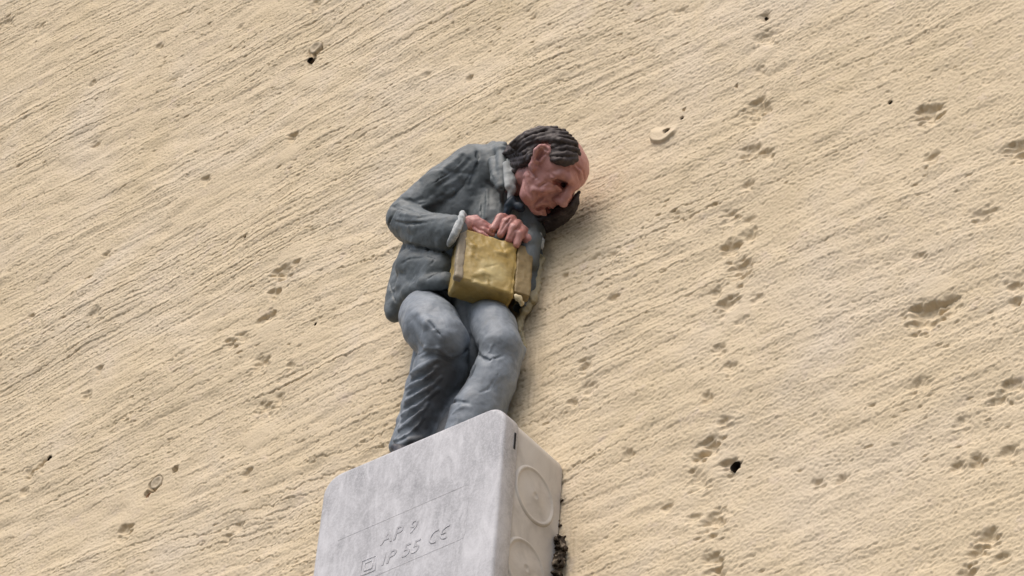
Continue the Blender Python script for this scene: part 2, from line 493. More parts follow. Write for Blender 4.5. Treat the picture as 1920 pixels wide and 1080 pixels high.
class Clay:
    def __init__(self, lo, hi, h):
        self.lo = np.array(lo, dtype=np.float32); self.h = h
        self.n = np.ceil((np.array(hi)-np.array(lo))/h).astype(int)+1
        self.F = np.full(tuple(self.n), 40.0, dtype=np.float32)
    def block(self, lo, hi):
        i0 = np.maximum(0, np.floor((lo-self.lo)/self.h).astype(int))
        i1 = np.minimum(self.n, np.ceil((hi-self.lo)/self.h).astype(int)+1)
        if (i1 <= i0).any(): return None, None
        ax = [self.lo[k]+self.h*np.arange(i0[k], i1[k], dtype=np.float32) for k in range(3)]
        P = np.stack(np.meshgrid(*ax, indexing='ij'), -1)
        return tuple(slice(i0[k], i1[k]) for k in range(3)), P
    def _mix(self, sl, d, k, sub=False):
        f = self.F[sl]
        if sub:
            a, b_ = f, -d
            if k > 0:
                hh = np.clip(0.5+0.5*(a-b_)/k, 0, 1)
                self.F[sl] = b_*(1-hh)+a*hh + k*hh*(1-hh)
            else: self.F[sl] = np.maximum(a, b_)
        else:
            if k > 0:
                hh = np.clip(0.5+0.5*(d-f)/k, 0, 1)
                self.F[sl] = d*(1-hh)+f*hh - k*hh*(1-hh)
            else: self.F[sl] = np.minimum(f, d)
    def chain(self, pts, k=8, sub=False):
        """pts: list of (xyz, r) joined by round cones"""
        for (a, ra), (b_, rb) in zip(pts[:-1], pts[1:]):
            m = max(ra, rb)+k+3*self.h
            sl, P = self.block(np.minimum(a, b_)-m, np.maximum(a, b_)+m)
            if sl is None: continue
            self._mix(sl, seg(P, np.asarray(a, np.float32), np.asarray(b_, np.float32), ra, rb), k, sub)
        return self
    def img(self, pts, k=8, sub=False):
        """pts: (px, py, distance from wall, r)"""
        return self.chain([(W(p[0], p[1], p[2]), p[3]) for p in pts], k, sub)
    def ball(self, c, r, k=8, sub=False, axes=None):
        c = np.asarray(c, np.float32); r = np.asarray(r, np.float32)*np.ones(3, np.float32)
        A = np.eye(3, dtype=np.float32) if axes is None else np.asarray(axes, np.float32)   # rows = axes
        m = float(r.max())+k+3*self.h
        sl, P = self.block(c-m, c+m)
        if sl is None: return self
        q = (P-c)@A.T
        k0 = np.sqrt(((q/r)**2).sum(-1)); k1 = np.sqrt(((q/(r*r))**2).sum(-1))+1e-9
        self._mix(sl, (k0*(k0-1)/k1).astype(np.float32), k, sub)
        return self
    def box(self, c, half, rad, k=4, axes=None, sub=False):
        c = np.asarray(c, np.float32); half = np.asarray(half, np.float32)
        A = np.eye(3, dtype=np.float32) if axes is None else np.asarray(axes, np.float32)
        m = float(np.linalg.norm(half))+k+3*self.h
        sl, P = self.block(c-m, c+m)
        if sl is None: return self
        q = np.abs((P-c)@A.T)-(half-rad)
        d = np.sqrt((np.maximum(q, 0)**2).sum(-1))+np.minimum(q.max(-1), 0)-rad
        self._mix(sl, d.astype(np.float32), k, sub)
        return self
    def sample(self, p):
        q = (np.asarray(p)-self.lo)/self.h
        i = np.floor(q).astype(int)
        if (i < 0).any() or (i >= self.n-1).any(): return 40.0
        f = q-i
        c = self.F[i[0]:i[0]+2, i[1]:i[1]+2, i[2]:i[2]+2]
        c = c[0]*(1-f[0])+c[1]*f[0]; c = c[0]*(1-f[1])+c[1]*f[1]
        return float(c[0]*(1-f[2])+c[1]*f[2])
    def hit(self, px, py, fallback=None):
        """where a sculpting tool aimed along the sight line first touches the clay"""
        o, d = ray(px, py); d = d/np.linalg.norm(d)
        t = 4500.0; best = (1e9, None)
        # enter near the grid
        while t < 7500:
            p = o+t*d; s = self.sample(p)
            if s < best[0]: best = (s, p)
            if s < 0.3: return p
            t += 4.0 if s >= 39 else max(0.5, min(s*0.7, 6))
        if fallback is not None: return W(px, py, fallback)
        return best[1]
    def stroke(self, pts, r, sink, k=3, sub=False, taper=True, push=0.0):
        """a tool stroke along the surface: pts (px,py); sink>0 sits the bead into the clay"""
        P = [self.hit(*p[:2]) for p in pts]
        if any(p is None for p in P): return self
        out = []
        n = len(P)
        for i, p in enumerate(P):
            rr = r*(0.45+0.55*math.sin(math.pi*(i+0.6)/(n+0.2))) if taper else r
            out.append((p - vb*sink + vb*push, rr))
        return self.chain(out, k, sub)
    def rough(self, amp, cell, seed=1):
        """hand-made unevenness"""
        g = np.random.default_rng(seed)
        F = self.F
        m = np.ceil(self.n*self.h/cell).astype(int)+3
        c = g.standard_normal(tuple(m)).astype(np.float32)
        for ax in range(3):
            q = np.arange(self.n[ax])*self.h/cell
            i = q.astype(int); f = (q-i).astype(np.float32); f = f*f*(3-2*f)
            sh = [1, 1, 1]; sh[ax] = -1; f = f.reshape(sh)
            c = np.take(c, i, axis=ax)*(1-f) + np.take(c, i+1, axis=ax)*f
        self.F = F + amp*c*(np.abs(F) < 12)
        return self
    def creases(self, amp, cell, seed=1, stretch=(1, 1, 1)):
        """knife-cut facets: sharp valleys along the zero lines of a coarse noise"""
        g = np.random.default_rng(seed)
        cl = np.array(stretch, float)*cell
        m = np.ceil(self.n*self.h/cl).astype(int)+3
        c = g.standard_normal(tuple(m)).astype(np.float32)
        for ax in range(3):
            q = np.arange(self.n[ax])*self.h/cl[ax]
            i = q.astype(int); f = (q-i).astype(np.float32); f = f*f*(3-2*f)
            sh = [1, 1, 1]; sh[ax] = -1; f = f.reshape(sh)
            c = np.take(c, i, axis=ax)*(1-f) + np.take(c, i+1, axis=ax)*f
        d = np.minimum(np.abs(c), 0.75)/0.75
        self.F = self.F + amp*(0.55-d)*(np.abs(self.F) < 14)
        return self
    def build(self):
        F = self.F
        n = F.shape
        sgn = F < 0
        # cells crossed by the surface
        cnt = np.zeros((n[0]-1, n[1]-1, n[2]-1), dtype=np.int8)
        for dx in (0, 1):
            for dy in (0, 1):
                for dz in (0, 1):
                    cnt += sgn[dx:n[0]-1+dx, dy:n[1]-1+dy, dz:n[2]-1+dz]
        act = (cnt > 0) & (cnt < 8)
        I = np.argwhere(act)
        idx = np.full(act.shape, -1, dtype=np.int32); idx[act] = np.arange(len(I))
        acc = np.zeros((len(I), 3), dtype=np.float32); num = np.zeros(len(I), dtype=np.float32)
        cor = [(a, b_, c) for a in (0, 1) for b_ in (0, 1) for c in (0, 1)]
        val = {c: F[I[:, 0]+c[0], I[:, 1]+c[1], I[:, 2]+c[2]] for c in cor}
        for a in cor:
            for ax in range(3):
                if a[ax] == 0:
                    b_ = list(a); b_[ax] = 1; b_ = tuple(b_)
                    va, vb_ = val[a], val[b_]
                    m = (va < 0) != (vb_ < 0)
                    t = np.where(m, va/np.where(m, va-vb_, 1), 0)
                    p = np.array(a, dtype=np.float32)[None, :].repeat(len(I), 0)
                    p[:, ax] = t
                    acc[m] += p[m]; num[m] += 1
        V = (I + acc/np.maximum(num, 1)[:, None])*self.h + self.lo
        Q = []
        for ax in range(3):
            sl0 = [slice(1, -1)]*3; sl0[ax] = slice(0, -1)
            s0 = sgn[tuple(slice(1, n[k]-1) if k != ax else slice(0, n[k]-1) for k in range(3))]
            s1 = sgn[tuple(slice(1, n[k]-1) if k != ax else slice(1, n[k]) for k in range(3))]
            E_ = np.argwhere(s0 != s1)
            if len(E_) == 0: continue
            inside = s0[E_[:, 0], E_[:, 1], E_[:, 2]]
            off = np.array([0 if k == ax else 1 for k in range(3)])
            E_ = E_ + off
            u_, v_ = [(1, 2), (2, 0), (0, 1)][ax]
            def cell(du, dv):
                c = E_.copy(); c[:, u_] -= du; c[:, v_] -= dv
                return idx[c[:, 0], c[:, 1], c[:, 2]]
            q = np.stack([cell(1, 1), cell(0, 1), cell(0, 0), cell(1, 0)], 1)
            q[~inside] = q[~inside][:, ::-1]
            Q.append(q)
        Q = np.concatenate(Q)
        Q = Q[(Q >= 0).all(1)]
        return V, Q
    def make(self, name, mat, parent):
        V, Q = self.build()
        return mesh_obj(name, V, Q, mat, parent=parent, quads_np=True)

def bounds(pts, pad):
    P = np.array([W(*p[:3]) for p in pts])
    return P.min(0)-pad, P.max(0)+pad

# ------------------------------------------------------------------ the junction box
def rounded_ring(x0, x1, z0, z1, R, inset, y, n=9):
    x0, x1, z0, z1 = x0+inset, x1-inset, z0+inset, z1-inset
    R = max(R-inset, 1.0)
    out = []
    for (cx, cz, a0) in [(x1-R, z1-R, 0), (x0+R, z1-R, 90), (x0+R, z0+R, 180), (x1-R, z0+R, 270)]:
        for k in range(n+1):
            a = math.radians(a0+90*k/n)
            out.append((cx+R*math.cos(a), y, cz+R*math.sin(a)))
    return out

def ring_mesh(rings, cap0=True, cap1=True):
    V = []; Fc = []; n = len(rings[0])
    for r_ in rings: V += r_
    for k in range(len(rings)-1):
        for i in range(n):
            a, b_ = k*n+i, k*n+(i+1) % n
            Fc.append((a, b_, b_+n, a+n))
    if cap0: Fc.append(tuple(reversed(range(n))))
    if cap1: Fc.append(tuple(range((len(rings)-1)*n, len(rings)*n)))
    return V, Fc

LIDX0, LIDX1, LIDZ1, LIDZ0 = -434.0, 10.0, 10.0, -440.0
SEAM = 148.0
jbox = empty("junction_box", (-214, -8, -440), "grey square plastic junction box with embossed lid under the figurine's feet", "junction box")
rings = []
for (ins, y) in [(5.5, -4), (4.0, -8), (4.0, -(SEAM-7)), (5.0, -(SEAM-3)), (8.0, -(SEAM-2)), (9.0, -SEAM-3)]:
    rings.append(rounded_ring(LIDX0, LIDX1, LIDZ0, LIDZ1, 42, ins, y))
V, Fc = ring_mesh(rings)
base = mesh_obj("box_base", V, Fc, MAT['dusty_bounce'], parent=jbox, sharp=25)
rings = []
BV = 8.0
rings.append(rounded_ring(LIDX0, LIDX1, LIDZ0, LIDZ1, 44, 2.0, -(SEAM+1)))
rings.append(rounded_ring(LIDX0, LIDX1, LIDZ0, LIDZ1, 44, 0.0, -(SEAM+3)))
for k in range(7):
    a = math.radians(90*k/6)
    rings.append(rounded_ring(LIDX0, LIDX1, LIDZ0, LIDZ1, 44, 0.8+BV*(1-math.cos(a)), -(BOXD-BV+BV*math.sin(a))))
rings.append(rounded_ring(LIDX0, LIDX1, LIDZ0, LIDZ1, 44, 0.8+BV+3, -(BOXD+0.15)))
rings.append(rounded_ring(LIDX0, LIDX1, LIDZ0, LIDZ1, 44, 0.8+BV+60, -(BOXD+1.0)))
V, Fc = ring_mesh(rings)
lid = mesh_obj("lid", V, Fc, MAT['plastic'], parent=jbox)
# catch slot in the lid's side
p = WX(965.5, 827, LIDX1)
sy, sz = p[1], p[2]
V = [(LIDX1+sx, sy+dy, sz+dz) for sx in (-5, 0.7) for dy in (-2.6, 2.2) for dz in (-19, 19)]
mesh_obj("catch_slot", V, [(0, 1, 3, 2), (4, 6, 7, 5), (0, 4, 5, 1), (2, 3, 7, 6), (0, 2, 6, 4), (1, 5, 7, 3)], MAT['slot'], parent=lid, smooth=False)

def knockout(px, py, R):
    xs = LIDX1-4.0
    c = WX(px, py, xs)
    prof = [(R*1.06, -1.5), (R*1.02, 1.4), (R*0.98, 3.0), (R*0.93, 3.2), (R*0.90, 1.6), (R*0.84, 0.9), (R*0.60, 1.5), (R*0.2, 2.4), (R*0.16, 3.0), (R*0.11, 3.0), (R*0.08, 2.0), (0.3, 1.9)]
    n = 56; V = []; Fc = []
    for rr, h_ in prof:
        for k in range(n):
            a = 2*math.pi*k/n
            V.append((xs+h_, c[1]+rr*math.cos(a), c[2]+rr*math.sin(a)))
    for k_ in range(len(prof)-1):
        for k in range(n):
            a, b_ = k_*n+k, k_*n+(k+1) % n
            Fc.append((a, b_, b_+n, a+n))
    Fc.append(tuple(range((len(prof)-1)*n, len(prof)*n)))
    return mesh_obj("knockout", V, Fc, MAT['dusty_bounce'], parent=base)
knockout(1002, 930, 59)
knockout(985, 1066, 59)

# embossed frame, letters and marks on the lid
YL = -(BOXD+0.9)
def tube(pts, r, closed=False, n=6):
    """bead lying on the lid front; pts in (x,z)"""
    V = []; Fc = []
    P = [np.array(p, float) for p in pts]
    m = len(P)
    for i in range(m):
        a = P[(i-1) % m] if (closed or i > 0) else P[i]
        b_ = P[(i+1) % m] if (closed or i < m-1) else P[i]
        t = b_-a; t /= np.linalg.norm(t)+1e-9
        nrm = np.array([-t[1], t[0]])
        for k in range(n):
            an = 2*math.pi*k/n
            V.append((P[i][0]+nrm[0]*r*math.cos(an), YL - r*0.6*math.sin(an), P[i][1]+nrm[1]*r*math.cos(an)))
    lim = m if closed else m-1
    for i in range(lim):
        for k in range(n):
            a = i*n+k; b_ = i*n+(k+1) % n
            c = ((i+1) % m)*n+(k+1) % n; d = ((i+1) % m)*n+k
            Fc.append((a, b_, c, d))
    return V, Fc
def on_lid(px, py):
    p = W(px, py, BOXD+0.9)
    return (p[0], p[2])
frame_pts = [on_lid(*p) for p in [(634, 1013.5), (872, 910.5), (879, 910), (880, 916), (873, 996), (868, 1009), (862, 1012), (690, 1086)]]
V, Fc = tube(frame_pts, 0.8)
mesh_obj("embossed_frame", V, Fc, MAT['plastic'], parent=lid)

def letters(name, text, px, py, size):
    cu = bpy.data.curves.new(name, 'FONT')
    cu.body = text
    cu.size = size*S
    cu.extrude = 1.25*S
    cu.bevel_depth = 0.3*S
    cu.space_character = 1.12
    cu.shear = 0.22
    tmp = bpy.data.objects.new(name, cu)
    COL.objects.link(tmp)
    dg = bpy.context.evaluated_depsgraph_get()
    me = bpy.data.meshes.new_from_object(tmp.evaluated_get(dg))
    bpy.data.objects.remove(tmp)
    bpy.data.curves.remove(cu)
    me.materials.clear(); me.materials.append(MAT['plastic'])
    x, z = on_lid(px, py)
    o = bpy.data.objects.new(name, me)
    COL.objects.link(o)
    o.parent = lid
    o.rotation_euler = (math.radians(90), 0, 0)
    o.location = Vector((x*S, (YL+0.6)*S, z*S)) - Vector(parent_origin(lid))
    return o
letters("embossed_lettering", "AP 9", 713, 1023, 40)
letters("embossed_lettering", "IP 55", 713, 1062, 40)
# CE mark from arcs
def arc(cx, cz, r, a0, a1, n=12):
    return [(cx+r*math.cos(math.radians(a0+(a1-a0)*k/n)), cz+r*math.sin(math.radians(a0+(a1-a0)*k/n))) for k in range(n+1)]
cx, cz = on_lid(817, 1006)
Vs, Fs = [], []
for pts in ([(x+0.2*(z-cz), z) for x, z in arc(cx, cz, 13, 75, 285)], [(x+0.2*(z-cz), z) for x, z in arc(cx+25, cz, 13, 75, 285)], [(cx+13, cz), (cx+23, cz)]):
    V, Fc = tube(pts, 2.2)
    Fs += [tuple(i+len(Vs) for i in f) for f in Fc]; Vs += V
mesh_obj("embossed_conformity_mark", Vs, Fs, MAT['plastic'], parent=lid)
# double-insulation square in a square
cx, cz = on_lid(691, 1061)
Vs, Fs = [], []
for hw in (17, 9):
    V, Fc = tube([(cx-hw, cz-hw), (cx+hw, cz-hw), (cx+hw, cz+hw), (cx-hw, cz+hw)], 2.1, closed=True)
    Fs += [tuple(i+len(Vs) for i in f) for f in Fc]; Vs += V
mesh_obj("embossed_insulation_symbol", Vs, Fs, MAT['plastic'], parent=lid)

# crumbling filler squeezed out behind the box
cr = Clay(*bounds([(1030, 890, 40), (1080, 1140, -10), (1030, 1140, 0), (1080, 890, 0)], 40), 2.2)
rnd = random.Random(5)
for k in range(70):
    t = rnd.random()
    py = 1008+112*t
    px = 1049-0.088*(py-1008)+rnd.uniform(-7, 11)
    cr.img([(px, py, rnd.uniform(2, 16), rnd.uniform(2.5, 6.0)), (px+rnd.uniform(-8, 8), py+rnd.uniform(-7, 7), rnd.uniform(2, 20), rnd.uniform(1.5, 4.0))], 1.5)
for k in range(9):
    py = 900+110*rnd.random()
    px = 1055-0.088*(py-890)+rnd.uniform(-3, 3)
    cr.img([(px, py, 4, rnd.uniform(1.5, 3.0)), (px+rnd.uniform(-3, 3), py+rnd.uniform(-5, 5), 6, 2)], 1.5)
cr.rough(2.4, 5.0, 3)
crumb = cr.make("crumbled_filler", MAT['crumb'], None)
tag(crumb, "dark brown crumbling filler squeezed out behind the right side of the junction box", "filler")

# ------------------------------------------------------------------ the figurine
fig_origin = W(800, 850, 90); fig_origin[2] = LIDZ1
fig = empty("figurine", fig_origin, "painted stooping man figurine in grey suit standing on the junction box", "figurine")

# head frame
HS = 160.0
def unit(v): return v/np.linalg.norm(v)
fi = np.array([.50, -.68, .53]); ui = np.array([.60, .72, .35])
toW = lambda v: unit(v[0]*vr+v[1]*vu+v[2]*vb)
HF = toW(fi); HU = toW(ui); HU = unit(HU-HF*(HU@HF)); HE = np.cross(HF, HU)
HAX = np.stack([HF, HE, HU])
HC = W(1034, 318, 98)
FS = 150.0
def fp(f, s, u): return HC - 4*vr + FS*(f*HF+s*HE+u*HU)
def hp(f, s, u): return HC + HS*(f*HF+s*HE+u*HU)

EYES, MOUTH = [], []
def build_body():
    lo, hi = bounds([(700, 230, 60), (1130, 230, 60), (700, 600, 60), (1130, 480, 30)], 0)
    P = np.array([hp(f, s, u) for f in (-.6, .7) for s in (-.5, .5) for u in (-.6, .6)])
    lo = np.minimum(P.min(0), np.array([-400, -215, 460])); hi = np.maximum(P.max(0), np.array([10, 8, 860]))
    hi[1] = 10.0
    B = Clay(lo, hi, 1.9)
    # skull, face and jaw
    B.ball(hp(-.03, 0, .13), HS*np.array([.46, .355, .365]), 4, axes=HAX)
    B.ball(hp(.14, .03, -.08), HS*np.array([.27, .285, .34]), 16, axes=HAX)
    B.ball(hp(.16, 0, .17), HS*np.array([.30, .31, .28]), 10, axes=HAX)
    for s in (-1, 1):
        B.chain([(fp(.02, s*.22+.05, -.20), 13), (fp(.18, s*.17+.07, -.36), 15), (fp(.29, .08, -.43), 12)], 18)
        B.ball(fp(.26, s*.215+.02, -.10), 16, 12)
        B.chain([(fp(.28, s*.20, -.13), 11), (fp(.06, s*.33, -.05), 9)], 10)
    B.ball(fp(.30, .07, -.41), 19, 8)
    B.chain([(fp(.28, -.10, -.27), 14), (fp(.34, .03, -.26), 14), (fp(.28, .16, -.28), 14)], 10)
    g = B.hit
    root, base_n, al, far = g(1069, 352), g(1049, 368), g(1041, 371), g(1062, 376)
    # eye socket under a heavy brow, lidded eye set deep in it
    B.stroke([(1045, 339), (1055, 344), (1066, 353)], 10.5, 5.5, 3, sub=True, taper=False)
    B.stroke([(1039, 329), (1052, 326), (1066, 333), (1080, 350)], 7.5, 2.0, 5, taper=False)
    B.stroke([(1045, 338), (1053, 343), (1062, 350)], 6.0, 1.0, 2.0, sub=True, taper=False)
    e_ = g(1054, 347); EYES.append(e_)
    B.ball(e_-vb*2.5, 6.0, 1.0)
    B.chain([(g(1043, 349), 3.0), (g(1051, 356), 3.2), (g(1061, 359), 3.0)], 2)
    # nose
    tip = base_n + 19*HF - 2.5*vr
    B.chain([(root-vb*1.0, 8.0), ((root+tip)/2+2*HF, 9.0), (tip, 9.5)], 4)
    B.chain([(al+5*HF-1*vr, 7.0), (al+11*HF+2*vr-2*vu, 7.5)], 3)
    B.chain([(far+4*HF, 8.0), (tip+2*vr, 8.0)], 4)
    B.chain([(root-vb*3, 7.0), (al+4*HF+4*vr, 6.5)], 6)
    B.chain([(root-vb*3+4*vr, 8.0), (far+3*HF, 8.0)], 6)
    B.ball(al+13*HF+1.0*vr-5*vu, 3.4, 1.5, sub=True)
    # drooping open mouth
    B.stroke([(1008, 391), (1016, 386), (1025, 388), (1031, 396)], 5.8, 3.0, 2, sub=True, taper=False)
    MOUTH.append(g(1024, 392)-vb*1.5)
    B.stroke([(1006, 386), (1016, 379), (1028, 380), (1037, 389)], 3.8, 0.5, 2.5)
    B.stroke([(1006, 398), (1014, 399), (1022, 402)], 4.2, 0.5, 2.5)
    # folds and furrows
    B.stroke([(1040, 364), (1026, 364), (1012, 370), (1001, 382)], 3.6, -0.6, 3, sub=True)
    B.stroke([(1036, 355), (1018, 356), (1000, 353)], 4.0, 1.5, 5)
    B.stroke([(981, 332), (987, 352), (997, 368)], 3.2, -0.8, 3, sub=True)
    B.stroke([(1072, 312), (1083, 322), (1087, 338)], 2.6, -0.8, 2, sub=True)
    B.stroke([(1080, 308), (1093, 320), (1096, 336)], 2.4, -0.8, 2, sub=True)
    B.stroke([(1076, 310), (1088, 321), (1092, 336)], 2.6, 0.6, 2)
    B.stroke([(992, 318), (999, 328), (1005, 334)], 3.0, -0.6, 2, sub=True)
    B.stroke([(1012, 348), (1026, 340)], 2.4, -0.6, 2, sub=True)
    B.stroke([(1026, 324), (1036, 331)], 2.4, -0.8, 2, sub=True)
    # near ear
    B.stroke([(1017, 281), (1007, 298), (1001, 312)], 11.0, 3.0, 5, taper=False)
    B.stroke([(1011, 281), (1022, 282)], 7.0, 3.5, 4, taper=False)
    B.stroke([(1030, 286), (1028, 279), (1021, 274), (1012, 275), (1005, 282), (1001, 294), (998, 306), (1000, 316)], 4.6, -0.5, 2.5, taper=False)
    B.stroke([(1014, 284), (1010, 296)], 6.0, 2.0, 2, sub=True, taper=False)
    B.stroke([(1020, 279), (1026, 283)], 3.2, -0.5, 1.5, sub=True, taper=False)
    B.stroke([(1021, 294), (1015, 303)], 4.0, 0.0, 2, taper=False)
    B.stroke([(1003, 306), (1009, 311)], 3.0, -2.0, 2, sub=True, taper=False)
    # far ear
    B.chain([(hp(-.02, -.32, .12), 6), (hp(-.09, -.40, .08), 7), (hp(-.08, -.38, -.05), 6), (hp(-.02, -.34, -.12), 7)], 3)
    # face creases
    B.stroke([(1045, 366), (1028, 366), (1012, 372), (1000, 384)], 4.0, -1.2, 3, sub=True)
    B.stroke([(1040, 356), (1020, 358), (1000, 356)], 3.4, 1.5, 5)
    B.stroke([(980, 335), (988, 358), (998, 372)], 3.4, -1.2, 3, sub=True)
    B.stroke([(1072, 312), (1083, 322), (1087, 338)], 2.6, -0.8, 2, sub=True)
    B.stroke([(1080, 308), (1093, 320), (1096, 336)], 2.4, -0.8, 2, sub=True)
    B.stroke([(990, 318), (998, 328), (1004, 334)], 3.4, -0.8, 2, sub=True)
    B.stroke([(1012, 350), (1026, 342)], 2.4, -0.6, 2, sub=True)
    B.stroke([(1028, 322), (1038, 330)], 2.4, -0.8, 2, sub=True)
    B.stroke([(1022, 338), (1034, 344)], 2.2, -0.8, 2, sub=True)
    # neck, hidden core of trunk and arms that the clothes sit on
    B.chain([(hp(-.08, 0, -.16), 40), (W(968, 335, 80), 34), (W(908, 362, 62), 30)], 10)
    B.chain([(W(905, 360, 66), 34), (W(855, 430, 60), 34), (W(815, 500, 60), 30)], 8)
    B.img([(884, 324, 108, 20), (775, 412, 150, 18), (845, 430, 170, 18), (872, 422, 162, 15)], 8)
    B.img([(950, 355, 40, 24), (1000, 440, 25, 15), (990, 450, 60, 14)], 8)
    # right hand: laid along the top of the carton, fingers close over its rear edge
    Df = lambda px: 172-0.86*(px-868)
    B.img([(874, 416, Df(874)-16, 11), (890, 420, Df(890)-14, 11), (906, 427, Df(906)-14, 10)], 5)
    for (a, b_, c, r) in [((888, 412), (908, 419), (926, 428), 6.0), ((892, 418), (910, 425), (928, 434), 6.0),
                          ((892, 425), (908, 432), (924, 440), 6.0), ((888, 431), (902, 438), (914, 444), 5.5)]:
        B.img([(*a, Df(a[0])-13, r), (*b_, Df(b_[0])-11, r*0.98), (*c, Df(c[0])-11, r*0.85)], 3.0)
    B.img([(880, 410, Df(880)-12, 7), (893, 409, Df(893)-10, 6.5), (904, 416, Df(904)-8, 5.5)], 3)
    # left hand: fist on the carton, four fingers curling over the front edge and a thumb along the side
    B.img([(990, 452, 54, 13), (978, 434, 72, 13), (962, 420, 88, 13)], 5)
    for (k1, k2, tip, r) in [((951, 407, 96), (938, 409, 112), (924, 430, Df(924)-5), 8.6),
                             ((960, 411, 92), (950, 417, 106), (939, 440, Df(939)-4), 8.8),
                             ((971, 420, 84), (963, 428, 96), (954, 450, Df(954)-4), 8.8),
                             ((981, 432, 74), (975, 440, 84), (968, 459, Df(968)-4), 8.2)]:
        B.img([(*k1, r*1.12), (*k2, r*1.12), (*tip, r*0.9)], 2.2)
    B.img([(968, 424, 80, 10), (948, 412, 92, 9), (934, 424, 98, 8)], 3)
    B.stroke([(958, 409), (948, 420), (937, 437)], 2.6, -0.6, 1.5, sub=True)
    B.stroke([(973, 424), (964, 433), (956, 446)], 2.6, -0.6, 1.5, sub=True)
    B.rough(0.6, 9.0, 21).rough(0.25, 4.5, 22)
    return B

BODY = build_body()
body = BODY.make("body", MAT['skin'], fig)
# dark painted eye bead under the brow and dark mouth opening
c = Clay(EYES[0]-16, EYES[0]+16, 1.2)
c.ball(EYES[0]-vb*2.0+1.0*vr, 6.4, 0)
c.make("eye", MAT['eye'], fig)
c = Clay(MOUTH[0]-18, MOUTH[0]+18, 1.2)
c.chain([(MOUTH[0]-9*vr-vb*1.5-1*vu, 3.6), (MOUTH[0]-2*vr+2*vu-vb*0.3, 5.4), (MOUTH[0]+5*vr-5*vu-vb, 4.4)], 1)
c.make("mouth_opening", MAT['mouth'], fig)

